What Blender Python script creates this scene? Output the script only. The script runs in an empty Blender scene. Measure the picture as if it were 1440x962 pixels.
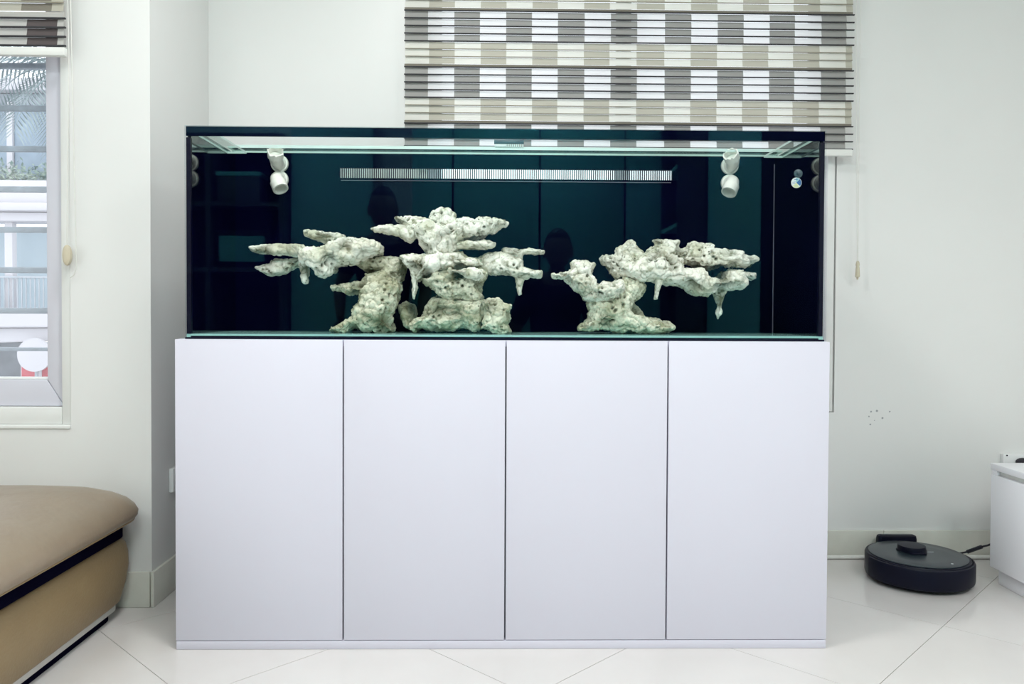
import bpy, bmesh, math, random
import numpy as np
from mathutils import Vector, Matrix, noise
S = bpy.context.scene
COL = S.collection
PI = math.pi

# ------------------------------------------------------------------ camera
cam = bpy.data.objects.new('camera', bpy.data.cameras.new('camera'))
COL.objects.link(cam)
yaw, pitch, roll = 0.01642, 0.01894, 0.00466
fw = Vector((math.sin(yaw)*math.cos(pitch), math.cos(yaw)*math.cos(pitch), -math.sin(pitch)))
rt = Vector((math.cos(yaw), -math.sin(yaw), 0))
up = rt.cross(fw)
rt2 = rt*math.cos(roll)+up*math.sin(roll)
up2 = -rt*math.sin(roll)+up*math.cos(roll)
M = Matrix((rt2, up2, -fw)).transposed().to_4x4()
M.translation = Vector((0, -2.18, 0.92756))
cam.matrix_world = M
cam.data.sensor_width = 36
cam.data.lens = 1120/1440*36
cam.data.shift_y = -(481-461.34)/1440
cam.data.clip_start = 0.05
S.camera = cam

# ------------------------------------------------------------------ world: bright overcast sky
W = bpy.data.worlds.new('sky'); S.world = W; W.use_nodes = True
bg = W.node_tree.nodes['Background']
bg.inputs[0].default_value = (0.93, 0.96, 1.0, 1); bg.inputs[1].default_value = 1.9
S.view_settings.view_transform = 'Standard'; S.view_settings.look = 'None'
S.view_settings.exposure = 0.08; S.view_settings.gamma = 1.0
S.view_settings.use_curve_mapping = False

# ------------------------------------------------------------------ ceiling lamps
def lamp(name, loc, size, power, col=(1, 1, 1)):
    l = bpy.data.lights.new(name, 'AREA'); l.shape = 'SQUARE'; l.size = size; l.energy = power; l.color = col
    o = bpy.data.objects.new(name, l); COL.objects.link(o); o.location = loc
    return o
lamp('ceiling_light', (-0.35, -0.6, 2.66), 0.4, 22, (1, .99, .98))
lamp('ceiling_light', (1.7, -2.1, 2.66), 0.7, 32, (1, .99, .98))
lamp('ceiling_light', (-1.5, -2.4, 2.66), 0.7, 24, (1, .99, .98))
lamp('ceiling_light', (0.1, -2.75, 2.66), 0.8, 44, (1, .99, .98))
# added fill lights at the side and rear walls, out of view
for wx, wy, wd_, rz, pw in ((3.27, -1.95, 1.8, 90, 8), (-3.17, -1.95, 1.8, -90, 9), (-2.76, -3.27, .7, 180, 4), (2.88, -3.27, .7, 180, 5)):
    o = lamp('wall_fill_light', (wx, wy, .95), wd_, pw, (1, .985, .97)); o.data.shape = 'RECTANGLE'; o.data.size_y = 1.8
    o.rotation_euler = (math.radians(90), 0, math.radians(rz))

# ------------------------------------------------------------------ materials
def mat(name, col, rough=.5, metal=0, var=0.0, vs=6, bump=0.0, bs=60, spec=.5, coat=0, col2=None, trans=0):
    m = bpy.data.materials.new(name); m.use_nodes = True
    n = m.node_tree.nodes; L = m.node_tree.links; b = n['Principled BSDF']
    b.inputs['Base Color'].default_value = (*col, 1); b.inputs['Roughness'].default_value = rough
    b.inputs['Metallic'].default_value = metal; b.inputs['Specular IOR Level'].default_value = spec
    b.inputs['Coat Weight'].default_value = coat; b.inputs['Coat Roughness'].default_value = .05
    tc = n.new('ShaderNodeTexCoord')
    if var or col2:
        t = n.new('ShaderNodeTexNoise'); t.inputs['Scale'].default_value = vs; t.inputs['Detail'].default_value = 5
        L.new(tc.outputs['Object'], t.inputs['Vector'])
        mx = n.new('ShaderNodeMix'); mx.data_type = 'RGBA'
        c2 = col2 if col2 else tuple(max(0, c*(1-var)) for c in col)
        mx.inputs[6].default_value = (*col, 1); mx.inputs[7].default_value = (*c2, 1)
        r = n.new('ShaderNodeMapRange'); r.inputs[1].default_value = .35; r.inputs[2].default_value = .7
        L.new(t.outputs[0], r.inputs[0]); L.new(r.outputs[0], mx.inputs[0]); L.new(mx.outputs[2], b.inputs['Base Color'])
    if bump:
        t = n.new('ShaderNodeTexNoise'); t.inputs['Scale'].default_value = bs; t.inputs['Detail'].default_value = 4
        L.new(tc.outputs['Object'], t.inputs['Vector'])
        bp = n.new('ShaderNodeBump'); bp.inputs['Strength'].default_value = bump; bp.inputs['Distance'].default_value = .01
        L.new(t.outputs[0], bp.inputs['Height']); L.new(bp.outputs[0], b.inputs['Normal'])
    return m

def glass(name, tint=(1, 1, 1), gl=(1, 1, 1), f0=.04, k=1.0):
    m = bpy.data.materials.new(name); m.use_nodes = True
    n = m.node_tree.nodes; L = m.node_tree.links; n.remove(n['Principled BSDF'])
    out = n['Material Output']
    t = n.new('ShaderNodeBsdfTransparent'); t.inputs[0].default_value = (*tint, 1)
    g = n.new('ShaderNodeBsdfGlossy'); g.inputs[0].default_value = (*gl, 1); g.inputs['Roughness'].default_value = 0.0
    lw = n.new('ShaderNodeLayerWeight'); lw.inputs[0].default_value = .5
    p = n.new('ShaderNodeMath'); p.operation = 'POWER'; p.inputs[1].default_value = 5
    L.new(lw.outputs['Facing'], p.inputs[0])
    a = n.new('ShaderNodeMath'); a.operation = 'MULTIPLY_ADD'; a.inputs[1].default_value = (1-f0)*k; a.inputs[2].default_value = f0
    L.new(p.outputs[0], a.inputs[0])
    mx = n.new('ShaderNodeMixShader'); L.new(a.outputs[0], mx.inputs[0]); L.new(t.outputs[0], mx.inputs[1]); L.new(g.outputs[0], mx.inputs[2])
    L.new(mx.outputs[0], out.inputs[0])
    return m

def fabric(name, col, tr):
    m = bpy.data.materials.new(name); m.use_nodes = True
    n = m.node_tree.nodes; L = m.node_tree.links; n.remove(n['Principled BSDF'])
    d = n.new('ShaderNodeBsdfDiffuse'); t = n.new('ShaderNodeBsdfTranslucent'); mx = n.new('ShaderNodeMixShader')
    tc = n.new('ShaderNodeTexCoord'); mp = n.new('ShaderNodeMapping'); mp.inputs['Scale'].default_value = (4, 4, 260)
    ns = n.new('ShaderNodeTexNoise'); ns.inputs['Scale'].default_value = 3; ns.inputs['Detail'].default_value = 3
    L.new(tc.outputs['Object'], mp.inputs[0]); L.new(mp.outputs[0], ns.inputs['Vector'])
    c = n.new('ShaderNodeMix'); c.data_type = 'RGBA'
    c.inputs[6].default_value = (*[x*.84 for x in col], 1); c.inputs[7].default_value = (*[min(1, x*1.12) for x in col], 1)
    L.new(ns.outputs[0], c.inputs[0])
    L.new(c.outputs[2], d.inputs[0]); L.new(c.outputs[2], t.inputs[0])
    mx.inputs[0].default_value = tr
    L.new(d.outputs[0], mx.inputs[1]); L.new(t.outputs[0], mx.inputs[2]); L.new(mx.outputs[0], n['Material Output'].inputs[0])
    return m

def srgb(r, g, b):
    f = lambda c: (c/255/12.92 if c/255 <= .04045 else ((c/255+.055)/1.055)**2.4)
    return (f(r), f(g), f(b))

M_wall = mat('wall_paint', (.795, .80, .785), .34, var=.04, vs=1.5, bump=.015, bs=25)
M_ceil = mat('ceiling_paint', (.85, .86, .85), .7, bump=.02)
M_tile = mat('polished_floor_tile', (.71, .685, .665), .13, var=.07, vs=3, bump=.004, bs=4, spec=.5)
M_grout = mat('floor_grout', (.42, .42, .39), .8, bump=.1, bs=200)
M_skirt = mat('skirting_tile', (.70, .70, .63), .35, var=.12, vs=9)
M_lacq = mat('white_lacquer', (.675, .665, .755), .5, var=.015, vs=2, spec=.3)
M_lacq2 = mat('white_laminate', (.93, .93, .96), .4, var=.02, vs=2)
M_seam = mat('seam_shade', (.25, .26, .3), .6, var=.1)  # dark carcass colour stands in for the shade in the door seams
M_upvc = mat('window_upvc', (.66, .66, .735), .3, var=.03, vs=4)
M_casing = mat('window_casing', (.80, .81, .79), .45, var=.05, vs=8, bump=.02)
M_grille = mat('grille_paint', (.42, .47, .53), .5, var=.2, vs=30)
M_glass = glass('window_glass', (.97, .985, 1))
M_tank = glass('tank_glass', (.988, .996, .992), (.22, .62, .76), .024)
M_brace = glass('brace_glass', (.93, .985, .965), (.9, 1, .97), .04, .45)
M_edge = mat('glass_edge', (.62, .78, .74), .15, var=.1, vs=12)
M_floorg = mat('tank_floor_glass', (.42, .76, .72), .12, var=.15, vs=8, spec=.6)
M_black = mat('tank_black', (.0012, .0012, .012), .6, var=.3, vs=4, spec=.0)
M_blackg = mat('tank_black_gloss', (.0012, .0012, .012), .02, var=.2, vs=4, spec=1.0, coat=.6)
M_sili = mat('black_silicone', (.002, .002, .016), .4, var=.2, spec=.2)
M_pvc = mat('white_pvc', (.86, .88, .82), .35, var=.06, vs=40)
M_leather = mat('tan_leather', (.265, .20, .13), .5, var=.12, vs=5, bump=.7, bs=11, spec=1.0, coat=.6)
M_leather.node_tree.nodes['Principled BSDF'].inputs['Coat Roughness'].default_value = .45
M_leather2 = mat('tan_leather_base', (.30, .215, .11), .45, var=.14, vs=6, bump=.15, bs=120, spec=.4)
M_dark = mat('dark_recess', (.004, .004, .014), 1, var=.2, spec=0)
M_bead = mat('silicone_bead', (.20, .20, .27), .3, var=.2, vs=30)
M_metal = mat('brushed_metal', (.7, .7, .68), .3, metal=.9, var=.1, vs=30)
M_vac = mat('vacuum_shell', (.002, .003, .014), .42, var=.2, vs=20, spec=.2)
M_vact = mat('vacuum_lid', (.022, .033, .042), .27, var=.1, vs=20, spec=.5)
M_print = mat('grey_print', (.55, .58, .6), .4, var=.05)
M_cord = mat('black_cord', (.01, .01, .02), .5, var=.2)
M_wcord = mat('white_cord', (.78, .78, .74), .5, var=.08, vs=40)
M_plast = mat('cream_plastic', (.62, .56, .42), .4, var=.08, vs=40)
M_wplast = mat('white_plastic', (.85, .86, .86), .35, var=.03)
M_rod = mat('blind_rod_dark', (.04, .04, .045), .8, var=.2, vs=30)
M_rodl = mat('blind_rod_light', (.36, .34, .27), .9, var=.15, vs=30)
M_rail = mat('blind_rail', (.80, .81, .78), .4, var=.03)
F_grey = fabric('weave_grey', (.38, .375, .36), .10)
F_white = fabric('weave_white', (.95, .94, .92), .52)
F_cream = fabric('weave_cream', (.86, .855, .79), .30)
F_beige = fabric('weave_beige', (.55, .53, .45), .2)
F_brown = fabric('weave_brown', (.135, .115, .115), .08)
F_pale = fabric('weave_pale', (.62, .61, .58), .2)
F_tan = fabric('weave_tan', (.26, .24, .20), .12)

# ------------------------------------------------------------------ helpers
class MB:
    def __init__(s): s.v = []; s.f = []; s.m = []
    def poly(s, pts, mi=0):
        i = len(s.v); s.v += [tuple(p) for p in pts]; s.f.append(tuple(range(i, i+len(pts)))); s.m.append(mi); return s
    def add(s, vs, fs, mi=0):
        i = len(s.v); s.v += [tuple(p) for p in vs]; s.f += [tuple(i+k for k in f) for f in fs]; s.m += [mi]*len(fs); return s
    def box(s, x0, x1, y0, y1, z0, z1, mi=0):
        vs = [(x0, y0, z0), (x1, y0, z0), (x1, y1, z0), (x0, y1, z0), (x0, y0, z1), (x1, y0, z1), (x1, y1, z1), (x0, y1, z1)]
        return s.add(vs, [(3, 2, 1, 0), (4, 5, 6, 7), (0, 1, 5, 4), (1, 2, 6, 5), (2, 3, 7, 6), (3, 0, 4, 7)], mi)
    def prism(s, pts, y0, y1, mi=0):      # xz outline extruded along y
        n = len(pts); vs = [(x, y0, z) for x, z in pts]+[(x, y1, z) for x, z in pts]
        fs = [tuple(range(n)), tuple(reversed(range(n, 2*n)))]+[(i, n+i, n+(i+1) % n, (i+1) % n) for i in range(n)]
        return s.add(vs, fs, mi)
    def prismz(s, pts, z0, z1, mi=0):
        n = len(pts); vs = [(x, y, z0) for x, y in pts]+[(x, y, z1) for x, y in pts]
        fs = [tuple(reversed(range(n))), tuple(range(n, 2*n))]+[(i, (i+1) % n, n+(i+1) % n, n+i) for i in range(n)]
        return s.add(vs, fs, mi)
    def rings(s, rings, mi=0, cap0=True, cap1=True):
        n = len(rings[0]); i = len(s.v)
        for r in rings: s.v += [tuple(p) for p in r]
        for k in range(len(rings)-1):
            for j in range(n):
                s.f.append((i+k*n+j, i+k*n+(j+1) % n, i+(k+1)*n+(j+1) % n, i+(k+1)*n+j)); s.m.append(mi)
        if cap0: s.f.append(tuple(i+j for j in reversed(range(n)))); s.m.append(mi)
        if cap1: s.f.append(tuple(i+(len(rings)-1)*n+j for j in range(n))); s.m.append(mi)
        return s
    def cyl(s, p0, p1, r0, r1=None, n=16, mi=0, cap0=True, cap1=True):
        return s.tube([p0, p1], [r0, r0 if r1 is None else r1], n, mi, cap0, cap1)
    def tube(s, pts, rad, n=10, mi=0, cap0=True, cap1=True):
        pts = [Vector(p) for p in pts]
        if not isinstance(rad, (list, tuple)): rad = [rad]*len(pts)
        rs = []; ref = None
        for k, p in enumerate(pts):
            t = (pts[min(k+1, len(pts)-1)]-pts[max(k-1, 0)]).normalized()
            if ref is None: ref = Vector((0, 0, 1)) if abs(t.z) < .9 else Vector((1, 0, 0))
            a = t.cross(ref).normalized(); b = t.cross(a); ref = -b if False else ref
            rs.append([p+a*math.cos(2*PI*j/n)*rad[k]-b*math.sin(2*PI*j/n)*rad[k] for j in range(n)])
        return s.rings([list(reversed(r)) for r in rs], mi, cap0, cap1)
    def build(s, name, mats, parent=None, smooth=False, bevel=0, seg=2):
        me = bpy.data.meshes.new(name)
        me.from_pydata(s.v, [], s.f)
        mats = mats if isinstance(mats, (list, tuple)) else [mats]
        for m in mats: me.materials.append(m)
        me.polygons.foreach_set('material_index', s.m)
        bm = bmesh.new(); bm.from_mesh(me)
        bmesh.ops.recalc_face_normals(bm, faces=bm.faces)
        if bevel:
            es = [e for e in bm.edges if len(e.link_faces) == 2 and e.calc_face_angle(0) > .6]
            bmesh.ops.bevel(bm, geom=es, offset=bevel, segments=seg, affect='EDGES', profile=.5, clamp_overlap=True)
        bm.to_mesh(me); bm.free()
        if smooth:
            me.polygons.foreach_set('use_smooth', [True]*len(me.polygons))
            if smooth != 2:
                me.set_sharp_from_angle(angle=math.radians(38))
        o = bpy.data.objects.new(name, me); COL.objects.link(o)
        if parent: o.parent = parent
        return o

def tag(o, label=None, cat=None, group=None, kind=None):
    if label: o['label'] = label
    if cat: o['category'] = cat
    if group: o['group'] = group
    if kind: o['kind'] = kind
    return o
def empty(name, label=None, cat=None, group=None, kind=None):
    o = bpy.data.objects.new(name, None); COL.objects.link(o); o.empty_display_size = .05
    return tag(o, label, cat, group, kind)
def bx(name, m, a, parent=None, bevel=0.0, seg=2):
    return MB().box(*a).build(name, m, parent, smooth=bool(bevel), bevel=bevel, seg=seg)
def rrect(x0, x1, y0, y1, r, z, n=6):
    out = []
    for cx, cy, a0 in ((x1-r, y1-r, 0), (x0+r, y1-r, PI/2), (x0+r, y0+r, PI), (x1-r, y0+r, 1.5*PI)):
        for k in range(n+1):
            a = a0+PI/2*k/n; out.append((cx+r*math.cos(a), cy+r*math.sin(a), z))
    return out

# ------------------------------------------------------------------ structure
XL, XR, YB, YR, ZC = -3.2, 3.3, 0.82, -3.3, 2.75
tag(bx('floor', M_grout, (XL, XR, YR, 1.1, -.1, -.0025)), kind='structure')
FL = bpy.data.objects['floor']
def clip(poly, ax, v, keep_less):
    out = []
    for i in range(len(poly)):
        a, b = poly[i], poly[(i+1) % len(poly)]
        ia = (a[ax] <= v) == keep_less; ib = (b[ax] <= v) == keep_less
        if ia: out.append(a)
        if ia != ib:
            t = (v-a[ax])/(b[ax]-a[ax]); out.append((a[0]+(b[0]-a[0])*t, a[1]+(b[1]-a[1])*t))
    return out
G = .0014
for i in range(-10, 9):
    for j in range(-9, 10):
        d0, d1 = -.353+.8195*i+G, -.353+.8195*(i+1)-G      # y - x
        s0, s1 = -.186+.836*j+G, -.186+.836*(j+1)-G        # x + y
        q = [((s-d)/2, (s+d)/2) for d, s in ((d0, s0), (d0, s1), (d1, s1), (d1, s0))]
        for ax, v, l in ((0, XL, False), (0, XR, True), (1, -3.28, False), (1, YB, True)):
            q = clip(q, ax, v, l)
            if len(q) < 3: break
        if len(q) < 3: continue
        MB().prismz(q, -.0025, 0).build('tile', M_tile, FL)
tag(bx('ceiling', M_ceil, (XL, XR, YR, 1.0, ZC, ZC+.1)), kind='structure')

# right wall, outer left wall, rear wall
tag(bx('wall_right', M_wall, (XR, XR+.12, YR, 1.0, 0, ZC)), kind='structure')
tag(bx('wall_outer_left', M_wall, (XL-.12, XL, YR, .52, 0, ZC)), kind='structure')
tag(bx('wall_rear', M_wall, (XL, XR, YR-.12, YR, 0, ZC)), kind='structure')

# back wall with the opening of the window behind the aquarium
M_wallb = mat('wall_paint_marked', (.795, .80, .785), .34, var=.04, vs=1.5, bump=.015, bs=25)
def add_marks(m, pts, rad):
    n = m.node_tree.nodes; L = m.node_tree.links; b = n['Principled BSDF']
    src = b.inputs['Base Color'].links[0].from_socket
    tc = [k for k in n if k.type == 'TEX_COORD'][0]
    ns = n.new('ShaderNodeTexNoise'); ns.inputs['Scale'].default_value = 150
    L.new(tc.outputs['Object'], ns.inputs['Vector'])
    prev = None
    for p, r in zip(pts, rad):
        d = n.new('ShaderNodeVectorMath'); d.operation = 'DISTANCE'; d.inputs[1].default_value = p
        L.new(tc.outputs['Object'], d.inputs[0])
        a = n.new('ShaderNodeMath'); a.operation = 'MULTIPLY_ADD'; a.inputs[1].default_value = .006; 
        L.new(ns.outputs[0], a.inputs[0]); L.new(d.outputs['Value'], a.inputs[2])
        lt = n.new('ShaderNodeMath'); lt.operation = 'LESS_THAN'; lt.inputs[1].default_value = r+.003
        L.new(a.outputs[0], lt.inputs[0])
        if prev:
            mxx = n.new('ShaderNodeMath'); mxx.operation = 'MAXIMUM'; L.new(prev, mxx.inputs[0]); L.new(lt.outputs[0], mxx.inputs[1]); prev = mxx.outputs[0]
        else: prev = lt.outputs[0]
    mx = n.new('ShaderNodeMix'); mx.data_type = 'RGBA'; mx.inputs[7].default_value = (.33, .35, .36, 1)
    L.new(prev, mx.inputs[0]); L.new(src, mx.inputs[6]); L.new(mx.outputs[2], b.inputs['Base Color'])
add_marks(M_wallb, [(1.4168, YB, .5584), (1.4386, YB, .5611), (1.4877, YB, .5586), (1.4089, YB, .5394), (1.4608, YB, .5341), (1.4147, YB, .5096), (1.43, YB, .525)],
          [.0034, .0042, .003, .003, .0042, .003, .0016])
WX0, WX1, WZ0, WZ1 = -.30, 1.2745, .5553, 2.3
w = MB()
w.box(-1.085, WX0, YB, YB+.14, 0, ZC).box(WX1, XR, YB, YB+.14, 0, ZC)
w.box(WX0, WX1, YB, YB+.14, 0, WZ0).box(WX0, WX1, YB, YB+.14, WZ1, ZC)
tag(w.build('wall_back', M_wallb), kind='structure')

# left wall (face with window, return towards the back wall)
YP, XP = .3218, -1.0854
LX0, LX1, LZ0, LZ1 = -2.45, -1.3338, .573, 2.2
w = MB()
w.box(XL, LX0, YP, YP+.16, 0, ZC).box(LX1, XP, YP, YP+.16, 0, ZC)
w.box(LX0, LX1, YP, YP+.16, 0, LZ0).box(LX0, LX1, YP, YP+.16, LZ1, ZC)
w.box(XP-.16, XP, YP+.16, YB+.14, 0, ZC)
tag(w.build('wall_left', M_wall), kind='structure')

# skirting tiles
SK = tag(empty('baseboard_back'), kind='structure')
for x0, x1 in ((-1.08, -.93), (-.928, -.328), (-.326, .27), (.272, .868), (.87, 1.4655), (1.4682, 2.066), (2.068, 2.666), (2.668, XR)):
    bx('tile', M_skirt, (x0, x1, YB-.011, YB, 0.0006, .106), SK, .002)
SL = tag(empty('baseboard_left'), kind='structure')
for x0, x1 in ((-2.9, -2.302), (-2.3, -1.702), (-1.7, -1.088)):
    bx('tile', M_skirt, (x0, x1, YP-.011, YP, .0006, .112), SL, .002)
bx('tile', M_skirt, (XP, XP+.011, YP-.011, YB-.012, .0006, .112), SL, .002)

# window behind the aquarium
w2 = tag(empty('window_2'), kind='structure')
f = MB(); c = .03
f.box(WX0, WX1, YB+.012, YB+.07, WZ0, WZ0+c).box(WX0, WX1, YB+.012, YB+.07, WZ1-c, WZ1)
f.box(WX0, WX0+c, YB+.012, YB+.07, WZ0+c, WZ1-c).box(WX1-.036, WX1-.008, YB-.004, YB+.07, WZ0+.004, WZ1-c)
f.build('casing', M_casing, w2, True, .002)
xm = .47
for x0, x1, yy in ((WX0+.03, xm+.02, YB+.03), (xm-.02, WX1-.04, YB+.052)):
    for nm, a in (('sash_rail', (x0, x1, yy, yy+.02, WZ0+.03, WZ0+.08)), ('sash_rail', (x0, x1, yy, yy+.02, WZ1-.08, WZ1-.03)),
                  ('sash_stile', (x0, x0+.05, yy, yy+.02, WZ0+.08, WZ1-.08)), ('sash_stile', (x1-.05, x1, yy, yy+.02, WZ0+.08, WZ1-.08))):
        bx(nm, M_upvc, a, w2, .002)
    bx('pane', M_glass, (x0+.05, x1-.05, yy+.008, yy+.013, WZ0+.08, WZ1-.08), w2)

# window on the left
w1 = tag(empty('window_1'), kind='structure')
o0, o1, b0, b1 = LX0, LX1, LZ0, LZ1
f = MB()
f.box(-1.3642, o1, YP+.004, YP+.10, b0, b1).box(o0, -1.3642, YP+.004, YP+.10, b0, .6263).box(o0, o0+.03, YP+.004, YP+.1, .6263, b1-.05).box(o0, -1.3642, YP+.004, YP+.1, b1-.05, b1)
f.build('casing', M_casing, w1, True, .003)
bx('sill', M_casing, (o0, o1, YP-.006, YP+.01, .5597, b0-.0015), w1, .003)
# mitred sash: stile and bottom rail meet on a diagonal joint
sx, sz = -1.3655, .6278; ix, iz = -1.4186, .7105; g = .0008
MB().prism([(sx, sz+g), (sx, b1-.052), (ix, b1-.13), (ix, iz+g)], YP+.022, YP+.085).build('sash_stile', M_upvc, w1, True, .003)
MB().prism([(sx-g*2, sz), (ix-g*2, iz), (o0+.09, iz), (o0+.032, sz)], YP+.022, YP+.085).build('sash_rail', M_upvc, w1, True, .003)
MB().prism([(o0+.032, sz+g*2), (o0+.09, iz+g*2), (o0+.09, b1-.13), (o0+.032, b1-.052)], YP+.022, YP+.085).build('sash_stile', M_upvc, w1, True, .003)
MB().prism([(o0+.09, b1-.13), (ix-.001, b1-.13), (sx-.001, b1-.052), (o0+.032, b1-.052)], YP+.022, YP+.085).build('sash_rail', M_upvc, w1, True, .003)
bx('glazing_bead', M_wplast, (o0+.09, ix, YP+.03, YP+.05, iz, iz+.008), w1, .002)
bx('pane', M_glass, (o0+.09, ix, YP+.05, YP+.056, iz, b1-.13), w1)
for z in (1.99, 1.855, 1.72, 1.584, 1.4523, 1.3216, 1.191, 1.0595, .9273, .8017):
    h = .0095 if z > .82 else .006
    MB().box(o0+.02, LX1-.03, YP+.115, YP+.13, z-h, z+h).build('grille_bar', M_grille, w1, True, .003)
for x in (-1.95,):
    bx('grille_post', M_grille, (x-.01, x+.01, YP+.131, YP+.143, b0+.01, b1-.01), w1, .002)

# ------------------------------------------------------------------ blinds
def blind(root, xs, Y, z_top, z_bot, bands, cols, rodx, thin_rods):
    """bands: list of (z0, z1, kind, material pair) from the top down."""
    for (z0, z1, kind, ma, mb) in bands:
        b = MB(); x = xs if kind == 'dark' else cols
        for k in range(len(x)-1):
            xa, xb = x[k], x[k+1]; mi = k % 2
            vs = [(xa, Y, z0), (xb, Y, z0), (xb, Y+.005, z1), (xa, Y+.005, z1), (xa, Y+.002, z0), (xb, Y+.002, z0), (xb, Y+.007, z1), (xa, Y+.007, z1)]
            b.add(vs[:4], [(0, 1, 2, 3)], mi)           # a single layer of woven cloth lets the daylight through
        b.build('fabric_strip', [ma, mb], root)
XD = [-.3496, -.2649, -.1684, -.0744, .0216, .1166, .2122, .3106, .4077, .5049, .6076, .705, .8026, .8989, .9954, 1.0893, 1.1886, 1.2814]
XLt = [-.3481, -.2607, -.1668, -.0714, .0228, .1184, .2114, .3085, .4031, .503, .6057, .7032, .8008, .8959, .9911, 1.0837, 1.1818, 1.2799, 1.3038]
BY = .765
root = tag(empty('window_blind'), 'checkered grey and white zebra blind hanging above the aquarium', 'blind')
bands = []; drods = []; lrods = []; strips = []
for p in range(-1, 3):
    zt = 2.045-.2055*p                 # top of the dark strip that starts the dark band
    strips.append((zt, zt-.011))
    drods.append(zt-.011)
    n = 3 if p == 2 else 4
    for k in range(n):
        a = zt-.011-.0278*k; bands.append((a-.0278+.001, a-.001, 'dark', F_grey, F_white)); drods.append(a-.0278)
    if p < 2:
        lz = zt-.011-.0278*4; step = (lz-(zt-.2055))/3
        for k in range(3):
            a = lz-step*k; bands.append((a-step+.001, a-.001, 'light', F_cream, F_beige))
            if k: lrods.append(a)
blind(root, XD, BY, 0, 0, bands, XLt, None, None)
for z0, z1 in strips: bx('band_heading', F_tan, (XD[0]-.001, 1.303, BY-.001, BY+.006, z1+.0015, z0), root)
for z in drods: bx('blind_rod', M_rod, (XD[0]-.002, 1.3085, BY-.006, BY+.001, z-.0019, z+.0021), root, .001)
for z in lrods: bx('blind_rod', M_rodl, (XLt[0], 1.303, BY-.004, BY+.001, z-.0016, z+.0016), root, .0008)
bx('bottom_rail', M_rail, (XD[0]-.002, 1.306, BY-.008, BY+.012, 1.514, 1.5395), root, .004)
bx('headrail', M_rail, (XD[0]-.01, 1.31, BY-.02, YB-.002, 2.262, 2.34), root, .006)
pc = MB().tube([(1.3195, .775, 2.29), (1.321, .775, 2.0), (1.336, .775, 1.12)], .0013, 6).tube([(1.334, .775, 2.29), (1.336, .775, 2.0), (1.3385, .775, 1.12)], .0013, 6).build('pull_cord', M_wcord, root, True)
ts = MB()
ts.rings([[(1.3377+r*math.cos(2*PI*j/12), .775+r*math.sin(2*PI*j/12), z) for j in range(12)] for r, z in ((.003, 1.128), (.006, 1.122), (.0075, 1.112), (.0055, 1.108), (.0068, 1.10), (.0085, 1.075), (.0085, 1.068), (.004, 1.066), (.003, 1.058))])
tag(ts.build('cord_tassel', M_plast, pc, True), 'cream plastic tassel')

YL = .272
root = tag(empty('window_blind'), 'brown and white striped zebra blind above the left window', 'blind')
xs = [-2.35, -2.259, -2.167, -2.076, -1.984, -1.893, -1.801, -1.71, -1.618, -1.5262, -1.4346, -1.3429, -1.3237]
xl = [x-.008 for x in xs[:-1]]+[-1.3237]
xl = [-2.40]+[x+.0835 for x in xl[:-2]]+[-1.3237]
bands = []
for zt, n in ((1.8125, 3),):
    for k in range(n): bands.append((zt-.0275*(k+1)+.001, zt-.0275*k-.001, 'dark', F_brown, F_pale))
for k in range(4):
    a = 1.9435-.0275*k-0.0; bands.append((a-.0275+.001, a-.001, 'light', F_tan, F_beige))
for k in range(4):
    a = 2.0535-.0275*k; bands.append((a-.0275+.001, a-.001, 'dark', F_brown, F_pale))
blind(root, xs, YL, 0, 0, bands, xl, None, None)
bx('band_heading', F_pale, (-2.35, -1.322, YL-.001, YL+.006, 1.8155, 1.832), root)
for k in range(4): bx('blind_rod', M_rod, (-2.355, -1.315, YL-.006, YL+.001, 1.8125-.0275*k-.0025, 1.8125-.0275*k+.0025), root, .001)
for k in range(1, 4): bx('blind_rod', M_rodl, (-2.35, -1.322, YL-.004, YL+.001, 1.9435-.0275*k-.0018, 1.9435-.0275*k+.0018), root, .0008)
for k in range(5): bx('blind_rod', M_rod, (-2.355, -1.315, YL-.006, YL+.001, 2.0535-.0275*k-.0025, 2.0535-.0275*k+.0025), root, .001)
bx('bottom_rail', M_rail, (-2.355, -1.3165, YL-.01, YL+.012, 1.699, 1.7245), root, .004)
bx('headrail', M_rail, (-2.36, -1.31, YL-.02, YP-.002, 2.05, 2.14), root, .006)
pc = MB().tube([(-1.319, .285, 2.08), (-1.3175, .29, 1.7), (-1.332, .30, 1.12)], .0016, 6).tube([(-1.311, .285, 2.08), (-1.3085, .29, 1.7), (-1.3035, .30, 1.09), (-1.303, .30, 1.06), (-1.311, .30, 1.038), (-1.322, .30, 1.03)], .0016, 6).build('pull_cord', M_wcord, root, True)
ow = MB()
prof = [(0, -.008), (.006, -.0075), (.01, -.004), (.01, .004), (.006, .0075), (0, .008)]
ow.rings([[(-1.3285+(.0135-e)*math.cos(2*PI*j/24), .296+y, 1.0985+(.032-e)*math.sin(2*PI*j/24)) for j in range(24)] for e, y in ((.004, -.008), (.001, -.006), (0, -.002), (0, .002), (.001, .006), (.004, .008))])
tag(ow.build('cord_weight', M_plast, pc, True), 'cream oval cord weight')

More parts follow.
